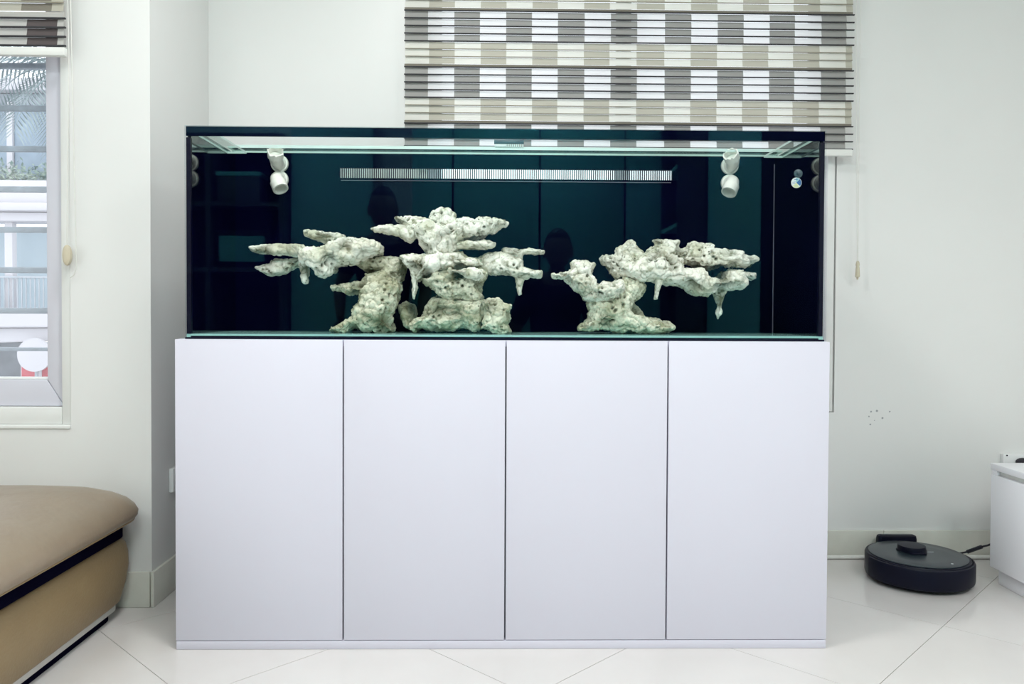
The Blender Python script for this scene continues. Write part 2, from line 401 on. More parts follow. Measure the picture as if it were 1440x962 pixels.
# ------------------------------------------------------------------ aquarium cabinet
CX0, CX1, CH = -.8814, .9127, .852
cab = empty('aquarium_cabinet', 'white handleless cabinet with four doors under the aquarium', 'cabinet')
b = MB(); b.box(CX0+.001, CX1-.001, .0195, .565, .0245, CH-.018)
b.build('carcass', M_seam, cab)
bx('side_panel', M_lacq, (CX0, CX0+.0009, .0192, .566, .0245, CH-.018), cab)
bx('side_panel', M_lacq, (CX1-.0009, CX1, .0192, .566, .0245, CH-.018), cab)
bx('top_board', M_lacq, (CX0, CX1, .0192, .567, CH-.0178, CH), cab, .001)
bx('plinth', M_lacq, (CX0+.001, CX1-.001, .0005, .56, .0004, .0235), cab, .001)
gs = .0021
for x0, x1 in ((CX0, -.4248-gs), (-.4248+gs, .0198-gs), (.0198+gs, .466-gs), (.466+gs, CX1)):
    bx('door', M_lacq, (x0, x1, 0, .0185, .0256, CH-.0004), cab, .0012)

# ------------------------------------------------------------------ aquarium
TX0, TX1, TF, TB = -.8615, .9050, .02, .41
Z0, ZF, ZT = .857, .866, 1.436
aq = empty('aquarium', 'long black backed glass aquarium standing on the white cabinet', 'aquarium')
bx('levelling_mat', M_sili, (TX0, TX1, TF, .56, CH, Z0), aq)
bx('bottom_pane', M_floorg, (TX0, TX1, TF+.012, TB, Z0, ZF), aq)
fp = bx('front_pane', M_tank, (TX0, TX1, TF, TF+.010, Z0, ZT), aq)
bx('silicone_seam', M_sili, (TX0+.0005, TX0+.012, TF+.0105, TF+.022, ZF, ZT-.03), aq)
bx('silicone_seam', M_sili, (TX1-.012, TX1-.0005, TF+.0105, TF+.022, ZF, ZT-.03), aq)
bx('silicone_seam', M_sili, (TX0+.012, TX1-.012, TF+.0105, TF+.0118, Z0, ZF-.0055), aq)
tag(bx('top_band', M_black, (TX0, TX1, TF+.0104, TF+.0124, 1.4095, ZT), aq), 'black band along the top of the front glass')
bx('side_pane', M_blackg, (TX0, TX0+.010, TF+.0225, TB, ZF, ZT), aq)
bx('side_pane', M_blackg, (TX1-.010, TX1, TF+.0225, TB, ZF, ZT), aq)
bx('corner_highlight', M_bead, (TX1-.0116, TX1-.0102, TB-.0017, TB-.0005, ZF, ZT-.02), aq)  # paler strip: the silicone's highlight put into its colour
M_suck = mat('suction_rubber', (.05, .09, .11), .3, var=.2)
SX0, SX1, SZ0, SZ1 = -.5157, .5607, 1.3615, 1.3935
ZBK = 1.459
bp = MB()
bp.box(TX0, SX0, TB, TB+.01, ZF, ZBK).box(SX1, TX1, TB, TB+.01, ZF, ZBK).box(SX0, SX1, TB, TB+.01, ZF, SZ0).box(SX0, SX1, TB, TB+.01, SZ1, ZBK)
bp.build('back_pane', M_black, aq)
cm = MB()
n = 156
for k in range(n+1):
    x = SX0+(SX1-SX0)*k/n
    cm.box(x-.0014, x+.0014, TB-.002, TB+.006, SZ0, SZ1+.001)
tag(cm.build('overflow_comb', M_sili, aq), 'row of narrow black teeth across the overflow slot', kind='stuff')
bx('comb_ledge', M_bead, (SX0+.004, SX1-.004, TB-.004, TB-.0002, SZ0-.009, SZ0-.0075), aq)
ob = MB()
ob.box(-.62, .665, .54, .546, 1.24, 1.432).box(-.62, -.614, TB+.0102, .54, 1.24, 1.432).box(.659, .665, TB+.0102, .54, 1.24, 1.432)
tag(ob.build('overflow_box', M_brace, aq), 'clear overflow box behind the back pane')
bx('overflow_floor', M_black, (-.62, .665, TB+.0102, .546, 1.234, 1.24), aq)
# glass bracing round the open top
zb0, zb1 = 1.422, 1.428
for nm, a in (('glass_brace', (TX0+.011, TX1-.011, TB-.075, TB-.001, zb0+.018, zb1+.018)), ('glass_brace', (TX0+.011, TX1-.011, TF+.013, TF+.07, zb0, zb1)),
              ('glass_brace', (TX0+.011, TX0+.07, TF+.071, TB-.076, zb0, zb1)), ('glass_brace', (TX1-.07, TX1-.011, TF+.071, TB-.076, zb0, zb1))):
    g = bx(nm, [M_brace, M_edge], a, aq)
    for p in g.data.polygons: p.material_index = 0 if abs(p.normal.z) > .5 else 1
bx('brace_edge', M_edge, (TX0+.011, TX1-.011, TB-.0005, TB+.0105, ZBK+.0005, ZBK+.006), aq)
# small added piece imitating a reflection of the comb, middle of the top edge
cg = bx('comb_reflection', M_suck, (-.018, .078, TB-.012, TB-.002, 1.4725, 1.486), aq, .001)
wt = MB()
for k in range(14): wt.box(-.014+k*.0067, -.011+k*.0067, TB-.0118, TB-.0028, 1.461, 1.472)
tag(wt.build('reflection_teeth', M_edge, cg), kind='stuff')

# return fittings: flange and two cut-off pipe bends, two at each end
def elbow(X, Z, d, rough_end, ln=.030):
    fl = MB().cyl((X, TB-.0005, Z), (X, TB-.012, Z), .0285, .0275, 28).cyl((X, TB-.012, Z), (X, TB-.024, Z), .0225, .0215, 24).build('return_fitting', M_pvc, aq, True, .0015, 2)
    d = Vector(d).normalized()
    p0 = Vector((X, TB-.022, Z)); path = []
    for k in range(8):
        t = k/7; v = (Vector((0, -1, 0))*(1-t)+d*t).normalized(); path.append(p0.copy()); p0 = p0+v*.0062
    bend = MB()
    pts = [Vector(p) for p in path]+[path[-1]+d*.004]
    bend.tube(pts, .0205, 24, cap1=False)
    bend.build('pipe_bend', M_pvc, fl, True)
    e = MB(); a = path[-1]; side = d.orthogonal().normalized(); s2 = d.cross(side)
    N = 28; rng = random.Random(int(X*1000)+int(Z*1000))
    def ring(r, h, j=0): return [a+d*(h+(rng.uniform(-j, j) if j else 0))+side*r*math.cos(2*PI*k/N)+s2*r*math.sin(2*PI*k/N) for k in range(N)]
    top = ring(.0242, ln, rough_end)
    inn = [v+(a+d*(v-a).dot(d)-v)*.16 for v in top]
    e.rings([ring(.021, -.004), ring(.0245, .000), ring(.0245, ln*.6), top, inn, ring(.0195, .002)])
    e.build('pipe_socket', M_pvc, fl, True)
elbow(-.708, 1.4045, (.16, -.75, .60), .008, .022)
elbow(-.708, 1.3535, (.42, -.42, -.80), 0)
elbow(.7475, 1.4085, (-.42, -.65, .55), .004, .022)
elbow(.7475, 1.353, (-.42, -.42, -.80), 0)
# round sticker and a small suction disc on the front glass
st = MB()
cx, cz, r = .8333, 1.2968, .0148
def disc_arc(a0, a1, rr, mi, y): st.poly([(cx, y, cz)]+[(cx+rr*math.cos(a0+(a1-a0)*k/18), y, cz+rr*math.sin(a0+(a1-a0)*k/18)) for k in range(19)], mi)
M_stw = mat('sticker_white', (.75, .80, .80), .4, var=.1, vs=300); M_stb = mat('sticker_blue', (.03, .14, .35), .4, var=.1)
M_sty = mat('sticker_yellow', (.72, .74, .42), .4, var=.1); M_stg = mat('sticker_teal', (.25, .52, .58), .4, var=.1)
Y0 = TF+.0305
st.cyl((cx, Y0, cz), (cx, Y0-.0004, cz), r, r, 40, 0)
Yp = Y0-.0006
disc_arc(-.75, .85, r*.93, 1, Yp); disc_arc(-2.4, -.95, r*.93, 2, Yp); disc_arc(.95, 1.7, r*.9, 3, Yp)
st.box(cx-.011, cx-.003, Yp-.0003, Yp-.0001, cz-.0012, cz+.0002, 1).box(cx-.006, cx+.003, Yp-.0003, Yp-.0001, cz+.0085, cz+.0102, 1)
st.box(cx-.005, cx+.004, Yp-.0003, Yp-.0001, cz-.0095, cz-.0082, 3).box(cx-.008, cx-.001, Yp-.0003, Yp-.0001, cz+.003, cz+.0042, 3)
tag(st.build('sticker', [M_stw, M_stb, M_sty, M_stg], aq), 'round white and blue sticker inside the glass near the right end')
tag(MB().cyl((.8385, Y0+.002, 1.3225), (.8385, Y0-.002, 1.3225), .0125, .0115, 28).cyl((.8385, Y0-.002, 1.3225), (.8385, Y0-.006, 1.3225), .005, .0045, 16, ).build('suction_cup', M_suck, aq, True, .001), 'small grey suction cup above the sticker')

# ------------------------------------------------------------------ reef rocks
def m_rock(name, base, mid, lo):
    m = bpy.data.materials.new(name); m.use_nodes = True
    n = m.node_tree.nodes; L = m.node_tree.links; b = n['Principled BSDF']; b.inputs['Roughness'].default_value = .9
    b.inputs['Specular IOR Level'].default_value = .15
    tc = n.new('ShaderNodeTexCoord')
    def ns(scale, detail=5):
        t = n.new('ShaderNodeTexNoise'); t.inputs['Scale'].default_value = scale; t.inputs['Detail'].default_value = detail
        L.new(tc.outputs['Object'], t.inputs['Vector']); return t.outputs[0]
    def mr(s, a, bb):
        r = n.new('ShaderNodeMapRange'); r.inputs[1].default_value = a; r.inputs[2].default_value = bb; L.new(s, r.inputs[0]); return r.outputs[0]
    def mix(f, a, c):
        x = n.new('ShaderNodeMix'); x.data_type = 'RGBA'; L.new(f, x.inputs[0])
        if isinstance(a, tuple): x.inputs[6].default_value = (*a, 1)
        else: L.new(a, x.inputs[6])
        x.inputs[7].default_value = (*c, 1); return x.outputs[2]
    c = mix(mr(ns(14), lo, lo+.24), base, mid)
    c = mix(mr(ns(55, 6), .55, .72), c, (.27, .28, .17))
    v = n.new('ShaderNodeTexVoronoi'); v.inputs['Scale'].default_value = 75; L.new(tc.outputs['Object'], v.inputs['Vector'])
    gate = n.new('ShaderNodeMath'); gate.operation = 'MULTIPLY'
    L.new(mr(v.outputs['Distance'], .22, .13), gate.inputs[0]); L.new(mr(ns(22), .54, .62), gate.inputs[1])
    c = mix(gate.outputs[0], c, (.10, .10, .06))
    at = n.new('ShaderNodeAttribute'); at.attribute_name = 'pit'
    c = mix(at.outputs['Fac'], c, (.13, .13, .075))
    L.new(c, b.inputs['Base Color'])
    bp = n.new('ShaderNodeBump'); bp.inputs['Strength'].default_value = .6; bp.inputs['Distance'].default_value = .006
    L.new(ns(120, 6), bp.inputs['Height']); L.new(bp.outputs[0], b.inputs['Normal'])
    return m
M_rock = m_rock('dry_reef_rock', (.96, .95, .86), (.62, .62, .47), .47)
M_rock2 = m_rock('dry_reef_rock_shade_dirt', (.86, .85, .70), (.48, .48, .34), .38)  # darker copy for lower pieces: shade put into the colour with olive dirt
ROCKS = [
    ('L','rock_finger',0.035,-0.03,[(-734,255),(-709,256),(-676,262),(-629,261),(-575,259),(-566,249),(-526,247),(-526,222),(-580,222),(-629,229),(-669,228),(-718,234),(-731,241)]),
    ('L','rock_finger',0.035,0.02,[(-731,195),(-709,201),(-684,206),(-682,218),(-629,223),(-584,224),(-544,222),(-544,204),(-597,200),(-629,188),(-647,175),(-687,168),(-714,181)]),
    ('L','rock_plate',0.05,0.03,[(-585,307),(-544,305),(-468,296),(-468,276),(-490,263),(-517,265),(-535,274),(-566,282),(-580,291)]),
    ('L','rock_shelf',0.085,0,[(-580,253),(-526,251),(-499,267),(-468,283),(-428,282),(-388,277),(-361,272),(-345,255),(-352,234),(-374,230),(-392,223),(-419,205),(-490,198),(-493,173),(-517,164),(-539,167),(-562,191),(-589,204),(-593,231)]),
    ('L','rock_bridge',0.055,0.04,[(-437,236),(-374,230),(-330,230),(-294,235),(-240,236),(-240,210),(-285,197),(-292,161),(-316,148),(-348,179),(-401,183),(-437,198),(-464,205)]),
    ('L','rock_spur',0.016,-0.02,[(-594,209),(-564,209),(-564,169),(-570,145),(-580,145),(-589,169)]),
    ('L','rock_column',0.085,0.01,[(-399,178),(-374,179),(-339,188),(-303,170),(-294,134),(-303,99),(-312,76),(-321,49),(-312,23),(-316,5),(-348,-7),(-374,4),(-401,4),(-437,13),(-455,-3),(-490,-3),(-508,4),(-504,22),(-472,31),(-441,53),(-437,80),(-423,93),(-423,116),(-455,111),(-468,129),(-499,129),(-499,142),(-481,142),(-457,149),(-410,152)]),
    ('L','rock_rubble',0.045,0.07,[(-307,81),(-283,94),(-260,86),(-254,59),(-260,32),(-265,5),(-287,14),(-305,45)]),
    ('M','rock_plate',0.05,0.04,[(-323,354),(-243,351),(-202,340),(-180,322),(-202,291),(-243,304),(-296,322),(-314,342)]),
    ('M','rock_finger',0.04,-0.01,[(-387,309),(-363,315),(-323,322),(-292,324),(-243,313),(-243,286),(-265,268),(-283,282),(-318,293),(-363,299)]),
    ('M','rock_crown',0.04,-0.02,[(-211,345),(-198,362),(-171,374),(-149,373),(-131,354),(-127,323),(-135,305),(-176,314),(-207,331)]),
    ('M','rock_funnel',0.085,0,[(-269,313),(-211,340),(-158,323),(-104,341),(-77,323),(-104,283),(-122,247),(-149,229),(-189,211),(-216,237),(-234,264),(-251,295)]),
    ('M','rock_plate',0.07,0,[(-129,341),(-95,345),(-73,336),(-60,349),(-24,341),(25,332),(25,319),(3,317),(-19,299),(-69,281),(-104,280),(-127,300)]),
    ('M','rock_plate',0.04,-0.03,[(-127,269),(-95,277),(-15,272),(-11,265),(-24,254),(-77,249),(-122,249),(-135,256)]),
    ('M','rock_shelf',0.095,0,[(-301,235),(-256,234),(-211,233),(-176,242),(-149,241),(-113,242),(-95,227),(-60,220),(-46,203),(-104,189),(-149,189),(-193,175),(-211,166),(-243,153),(-251,188),(-278,197),(-296,215)]),
    ('M','rock_finger',0.055,0.01,[(-64,225),(-33,243),(7,245),(47,237),(70,217),(70,199),(83,194),(128,186),(125,170),(92,170),(79,161),(39,170),(12,178),(-24,176),(-55,194)]),
    ('M','rock_plate',0.05,0.03,[(7,257),(56,257),(139,250),(134,239),(74,235),(70,219),(47,219),(39,228),(10,230)]),
    ('M','rock_spur',0.016,0,[(47,174),(82,176),(67,141),(67,118),(59,112),(54,136)]),
    ('M','rock_spur',0.016,-0.03,[(-263,193),(-238,184),(-240,135),(-251,101),(-256,117),(-256,153)]),
    ('M','rock_column',0.095,0.01,[(-238,162),(-193,189),(-144,195),(-51,194),(-33,180),(-51,149),(-55,127),(-44,109),(-60,91),(-86,86),(-113,91),(-149,86),(-185,104),(-198,135),(-216,144)]),
    ('M','rock_plate',0.06,-0.055,[(-145,190),(-77,191),(-51,187),(-44,169),(-60,154),(-104,167),(-142,175)]),
    ('M','rock_foot',0.095,0.01,[(-193,117),(-140,109),(-51,105),(-33,96),(-37,56),(-51,11),(-77,6),(-104,19),(-131,10),(-176,3),(-202,6),(-234,19),(-251,5),(-267,23),(-256,41),(-225,63),(-211,90)]),
    ('M','rock_rubble',0.055,-0.05,[(-51,96),(-33,104),(-6,104),(21,87),(36,83),(32,65),(34,42),(25,29),(36,7),(25,-4),(-6,-2),(-37,11),(-53,15),(-44,55)]),
    ('R','rock_cup',0.075,-0.02,[(156,179),(187,179),(216,190),(216,208),(228,221),(264,217),(283,207),(280,181),(290,155),(330,153),(364,162),(378,129),(330,98),(283,93),(254,100),(240,123),(216,142),(197,166),(159,165)]),
    ('R','rock_column',0.09,0.01,[(364,172),(411,172),(440,144),(435,125),(411,96),(431,67),(438,53),(459,44),(478,48),(488,34),(507,41),(526,25),(526,11),(488,1),(411,-5),(354,5),(316,14),(268,9),(240,11),(242,23),(268,43),(273,71),(264,90),(283,105),(330,110),(359,134)]),
    ('R','rock_crown',0.06,-0.01,[(302,233),(316,238),(349,236),(354,255),(383,277),(397,279),(416,253),(435,234),(435,206),(383,186),(354,167),(335,181),(316,205),(303,219)]),
    ('R','rock_shelf',0.1,0,[(340,205),(431,234),(469,258),(545,225),(545,197),(602,197),(626,178),(674,183),(679,193),(721,194),(736,150),(726,136),(698,135),(650,130),(621,116),(588,121),(555,144),(507,149),(469,158),(411,151),(383,167),(349,177)]),
    ('R','rock_plate',0.06,0.03,[(468,288),(545,281),(543,263),(569,259),(578,235),(545,209),(497,211),(454,230),(450,253),(481,273)]),
    ('R','rock_plate',0.075,0.02,[(540,230),(569,261),(583,278),(645,274),(643,259),(731,250),(733,236),(779,234),(776,222),(741,202),(698,207),(650,195),(607,197),(583,213),(540,213)]),
    ('R','rock_finger',0.035,0.0,[(669,190),(774,186),(774,164),(741,167),(707,159),(674,169)]),
    ('R','rock_spur',0.018,-0.02,[(633,140),(688,145),(674,116),(667,83),(669,64),(655,45),(652,64),(657,83),(645,111)]),
    ('R','rock_spur',0.013,-0.06,[(457,168),(481,163),(471,134),(464,103),(455,103),(458,134)]),
]
RY = .215
def inflate(pts, t, yo, cell=.0026):
    P = np.array(pts, float)/1000
    x0, z0 = P.min(0)-cell*2; x1, z1 = P.max(0)+cell*2
    nx = int((x1-x0)/cell)+1; nz = int((z1-z0)/cell)+1
    gx = x0+np.arange(nx+1)*cell; gz = z0+np.arange(nz+1)*cell
    def sd(X, Z):
        d2 = np.full(X.shape, 1e9); ins = np.zeros(X.shape, bool)
        for i in range(len(P)):
            a, b = P[i], P[(i+1) % len(P)]; e = b-a
            tt = np.clip(((X-a[0])*e[0]+(Z-a[1])*e[1])/(e@e+1e-12), 0, 1)
            d2 = np.minimum(d2, (X-a[0]-tt*e[0])**2+(Z-a[1]-tt*e[1])**2)
            if a[1] != b[1]:
                cr = ((a[1] > Z) != (b[1] > Z)) & (X < (b[0]-a[0])*(Z-a[1])/(b[1]-a[1])+a[0]); ins ^= cr
        return np.where(ins, 1, -1)*np.sqrt(d2)
    cxs, czs = np.meshgrid((gx[:-1]+gx[1:])/2, (gz[:-1]+gz[1:])/2, indexing='ij')
    inside = sd(cxs, czs) > 0
    X, Z = np.meshgrid(gx, gz, indexing='ij')
    d = np.clip(sd(X, Z), 0, None); R = d.max()*.92
    h = t*np.clip(1-(1-np.clip(d/R, 0, 1))**2.6, 0, 1)**(1/2.6)+.0025
    idx = -np.ones(X.shape, int); used = np.zeros(X.shape, bool)
    for dx in (0, 1):
        for dz in (0, 1): used[dx:dx+inside.shape[0], dz:dz+inside.shape[1]] |= inside
    k = used.sum(); idx[used] = np.arange(k)
    ux, uz, uh = X[used], Z[used], h[used]
    mid = np.array([yo+.022*noise.noise((x*9, 3.3, z*9)) for x, z in zip(ux, uz)])
    verts = np.concatenate([np.stack([ux, mid-uh, uz], 1), np.stack([ux, mid+uh*.9, uz], 1)])
    faces = []
    for i, j in np.argwhere(inside):
        a, b, c, e = idx[i, j], idx[i+1, j], idx[i+1, j+1], idx[i, j+1]
        faces.append((a, b, c, e)); faces.append((k+e, k+c, k+b, k+a))
        if not (i > 0 and inside[i-1, j]): faces.append((a, e, k+e, k+a))
        if not inside[i+1, j]: faces.append((c, b, k+b, k+c))
        if not (j > 0 and inside[i, j-1]): faces.append((b, a, k+a, k+b))
        if not inside[i, j+1]: faces.append((e, c, k+c, k+e))
    return verts.tolist(), faces
roots = {'L': empty('reef_rock', 'pale reef rock at the left with long finger shelves reaching left', 'rock'),
         'M': empty('reef_rock', 'tallest pale reef rock in the middle with stacked flat plates', 'rock'),
         'R': empty('reef_rock', 'pale reef rock at the right with long arms reaching right', 'rock')}
for o in roots.values(): o.location = (0, RY, ZF)
tmp = []
for cl, nm, t, yo, pts in ROCKS:
    vs, fs = inflate(pts, t, yo)
    me = bpy.data.meshes.new('t'); me.from_pydata(vs, [], fs)
    o = bpy.data.objects.new('t', me); COL.objects.link(o)
    r = o.modifiers.new('r', 'REMESH'); r.mode = 'VOXEL'; r.voxel_size = .0022 if t > .03 else .0018
    s = o.modifiers.new('s', 'SMOOTH'); s.factor = .5; s.iterations = 1 if t < .06 else 2
    tmp.append((o, cl, nm, t))
dg = bpy.context.evaluated_depsgraph_get(); dg.update()
for o, cl, nm, t in tmp:
    me = bpy.data.meshes.new_from_object(o.evaluated_get(dg)); me.name = nm
    N = len(me.vertices); co = np.empty(N*3); no = np.empty(N*3)
    me.vertices.foreach_get('co', co); me.vertex_normals.foreach_get('vector', no)
    co = co.reshape(-1, 3); no = no.reshape(-1, 3); pit = np.zeros(N); amp = min(1, .35+t/.07); am = .75 if t < .06 else 1; lf = .45 if any(k in nm for k in ('plate', 'finger', 'shelf', 'funnel')) else 1.15
    nz = noise.noise; vor = noise.voronoi
    for i in range(N):
        p = co[i]; q = Vector((p[0], p[1]+.3, p[2]))
        a = nz(q*24)*.0028+nz(q*60)*.0036+nz(q*135)*.0028+nz(q*290)*.0016
        cs = abs(nz(q*34+Vector((7, 1, 3))))            # creases
        a += (min(cs, .3)-.14)*.016
        hol = max(0., nz(q*19+Vector((2, 8, 4)))-.05)    # broad hollows between the plates
        a -= hol*.034*min(1, (t/.07)**2)
        c1 = vor(q*34+nz(q*60)*Vector((.35, .35, .35)))[0]; lump = c1[1]-c1[0]
        a += (min(lump, .4)-.22)*.005*lf                 # separate lumps with dark clefts
        d1 = vor(q*88)[0][0]; g = nz(q*15+Vector((3, 9, 2)))
        pop = max(0., min(1., .3-g*3))*lf               # knobbly patches
        a += (.42-d1)*.0042*pop
        d2 = vor(q*58+nz(q*40)*Vector((.3, .3, .3))+Vector((5, 5, 5)))[0][0]
        pv = max(0., min(1., (.36-d2)/.16))*max(0., min(1., g*4+(.35 if lf > 1 else 0.)))
        a -= pv*.0115                                    # bored holes
        pit[i] = min(1., pv*.85+max(0., .10-cs)*4.5+max(0., .06-lump)*6*lf+hol*1.5)  # holes, creases and hollows darkened: their shade put into the colour with dirt
        co[i] = p+no[i]*a*amp*am
    co[:, 2] = np.maximum(co[:, 2], .0002)
    co[:, 1] = np.clip(co[:, 1], -.175, .185)
    me.vertices.foreach_set('co', co.ravel())
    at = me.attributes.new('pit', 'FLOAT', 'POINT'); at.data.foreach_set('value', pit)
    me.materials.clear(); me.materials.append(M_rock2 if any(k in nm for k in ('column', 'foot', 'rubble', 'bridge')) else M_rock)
    me.polygons.foreach_set('use_smooth', [True]*len(me.polygons)); me.update()
    c = bpy.data.objects.new(nm, me); COL.objects.link(c); c.parent = roots[cl]
    old = o.data; bpy.data.objects.remove(o); bpy.data.meshes.remove(old)

# ------------------------------------------------------------------ leather daybed
sofa = empty('daybed', 'tan leather daybed with a thick overhanging cushion under the left window', 'sofa')
sofa.location = (0, 0, 0)
X1, X0, Y1, Y0s = -1.118, -2.62, .292, -.86
pr = [(.030, .044), (.018, .056), (.006, .11), (0, .16), (.001, .20), (.006, .226), (.017, .241), (.05, .247)]
MB().rings([rrect(X0+i, X1-i, Y0s+i, Y1-i, .07, z, 8) for i, z in pr]).build('base', M_leather2, sofa, 2)
MB().rings([rrect(X0+.04, X1-.030, Y0s+.04, Y1-.030, .06, z, 8) for z in (.0285, .0435)]).build('metal_trim', M_metal, sofa, True)
MB().rings([rrect(X0+.1, X1-.046, Y0s+.1, Y1-.05, .05, z, 6) for z in (.0004, .0282)]).build('plinth', M_dark, sofa, True)
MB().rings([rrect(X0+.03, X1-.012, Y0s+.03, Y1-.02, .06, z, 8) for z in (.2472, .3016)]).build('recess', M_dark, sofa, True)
KX1, KX0, KY1, KY0 = -1.080, -2.66, .306, -.90
pr = [(.055, .302), (.022, .302), (.008, .306), (.001, .316), (.000, .328), (.007, .345), (.022, .363), (.05, .383), (.095, .403), (.15, .418), (.22, .428), (.32, .434), (.45, .437), (.62, .438)]
cu = MB(); R = []
for i, z in pr:
    rr = max(.03, .11-i*.1)
    ring = rrect(KX0+i, KX1-i, KY0+i, KY1-i, rr, z, 10)
    # subdivide long sides so wrinkles have points to move
    o = []
    for k in range(len(ring)):
        a, b2 = Vector(ring[k]), Vector(ring[(k+1) % len(ring)]); m_ = max(1, int((b2-a).length/.05)) if k % 11 == 10 else 1
        m_ = 30 if k % 11 == 10 else 1
        for j in range(m_): o.append(a.lerp(b2, j/m_))
    R.append(o)
for k, r in enumerate(R):
    for v in r:
        if k > 5: v.z += .0035*noise.noise(Vector((v.x*9, v.y*14, 1)))+.004*noise.noise(Vector((v.x*3, v.y*3, 5)))
cu.rings(R)
cush = cu.build('cushion', M_leather, sofa, 2)
MB().tube([Vector(p)+Vector((0, 0, -.001)) for p in (lambda q: q+q[:1])(rrect(KX0+.012, KX1-.012, KY0+.012, KY1-.012, .1, .3035, 10))], .003, 6).build('piping', M_leather2, cush, True)
MB().tube([(-1.60, .06, .4345), (-1.49, .05, .435), (-1.44, .08, .433)], .002, 6).build('stitch', M_leather2, cush, True)
MB().tube([(-1.22, .0, .414), (-1.25, .05, .417), (-1.29, .10, .417)], .0012, 6).build('stitch', M_leather2, cush, True)

# ------------------------------------------------------------------ robot vacuum on its dock
vc = empty('robot_vacuum', 'round black robot vacuum on the tiled floor', 'vacuum')
vc.location = (1.468, .568, 0)
def circ(r, z, n=56, cx=0, cy=0): return [(cx+r*math.cos(2*PI*k/n), cy+r*math.sin(2*PI*k/n), z) for k in range(n)]
RV = .178
MB().rings([circ(.150, .008), circ(.166, .012), circ(.1695, .022), circ(.1695, .082), circ(.166, .0885), circ(.15, .0895)]).build('body', M_vac, vc, True)
bu = MB()
bo, bi = [], []
for k in range(49):
    a = PI+PI*k/48+0.06; bo.append((math.cos(a), math.sin(a)))
prof = [(.1702, .016), (.1765, .019), (RV, .027), (RV, .079), (.1755, .0845), (.1702, .086)]
rows = [[(c*r, s*r, z) for r, z in prof] for c, s in bo]
bu.rings(rows); bu.build('bumper', M_vac, vc, True)
MB().rings([circ(.158, .0897), circ(.158, .0915), circ(.155, .0930), circ(.10, .0932)]).build('lid', M_vact, vc, True)
tu = MB().rings([circ(.046, .0933, 40, -.005, .03), circ(.046, .108, 40, -.005, .03), circ(.044, .1135, 40, -.005, .03), circ(.03, .1142, 40, -.005, .03)]).build('sensor_turret', M_vac, vc, True)
MB().prismz([(-.052, .02), (-.03, -.022), (.02, -.022), (.046, .02), (.046, .05), (-.052, .05)], .0933, .099).build('turret_collar', M_vac, tu, True, .002)
tag(MB().box(.042, .064, .012, .016, .0932, .0938).build('printed_mark', M_print, vc), 'small pale printed mark beside the turret')
tag(MB().cyl((.055, -.118, .0931), (.055, -.118, .0940), .0042, .004, 16).build('power_button', M_print, vc, True), 'small pale round button')
for a in (.35, 2.6):
    MB().cyl((.13*math.cos(a)-.01, .13*math.sin(a), .02), (.13*math.cos(a)+.01, .13*math.sin(a), .02), .0195, .0195, 20).build('wheel', M_cord, vc, True)
MB().cyl((.0, -.12, .0125), (.0, -.12, .0003), .012, .01, 14).build('caster', M_cord, vc, True)

dk = empty('charging_dock', 'small black charging dock against the skirting behind the vacuum', 'dock')
d = MB()
d.rings([[(x, y, z) for x, y, _ in rrect(1.422, 1.568, .752, .788, .012, 0)] for z in (.0006, .088)]+[rrect(1.424, 1.566, .754, .786, .012, .099), rrect(1.43, 1.56, .760, .781, .008, .102)])
d.build('housing', M_vac, dk, True)
bx('top_inlay', M_vact, (1.437, 1.552, .763, .778, .1021, .1032), dk, .0004)
crv = [(1.56, .768, .03), (1.60, .765, .014), (1.65, .76, .02), (1.69, .735, .038), (1.73, .70, .06), (1.755, .67, .085), (1.78, .63, .12), (1.86, .66, .22), (1.94, .74, .32), (1.985, .785, .365)]
def smooth_path(p, n=6):
    p = [Vector(q) for q in p]; out = []
    for i in range(len(p)-1):
        a, b, c, e = p[max(i-1, 0)], p[i], p[i+1], p[min(i+2, len(p)-1)]
        for k in range(n):
            t = k/n; out.append(.5*((2*b)+(c-a)*t+(2*a-5*b+4*c-e)*t*t+(3*b-a-3*c+e)*t**3))
    return out+[p[-1]]
pc = MB().tube(smooth_path(crv), .0034, 8).build('power_cord', M_cord, dk, True)
MB().tube([(1.725, .704, .057), (1.757, .668, .087)], .007, 10).build('cord_tie', M_cord, pc, True)
MB().rings([[(x, y, z) for x, z, _ in [(1.985+.026*c, .372+.016*s, 0) for c, s in [(math.cos(2*PI*k/16), math.sin(2*PI*k/16)) for k in range(16)]]] for y in (.7995, .772)]).build('plug', M_cord, pc, True, .003)

sk = empty('wall_socket', 'white double power outlet plate on the back wall above the low unit', 'outlet')
bx('plate', M_wplast, (1.915, 2.12, .8, YB-.0002, .352, .4), sk, .003)
MB().cyl((1.928, .8, .396), (1.928, .797, .396), .0025, n=10).build('screw', M_dark, sk)
sk2 = empty('wall_socket', 'white outlet box on the left wall return half hidden behind the cabinet', 'outlet')
bx('plate', M_wplast, (XP+.0002, XP+.016, .45, .53, .33, .41), sk2, .004)
bx('rocker', M_wplast, (XP+.0162, XP+.019, .475, .505, .35, .39), sk2, .001)
wc = MB().tube(smooth_path([(.86, .8005, .0085), (1.1, .8005, .0085), (1.3, .8, .0085), (1.5, .801, .0085), (1.62, .8005, .0085), (1.95, .8005, .0085)]), .0075, 8).build('white_cable', M_wcord, None, True)
tag(wc, 'white cable lying along the foot of the back skirting', 'cable')

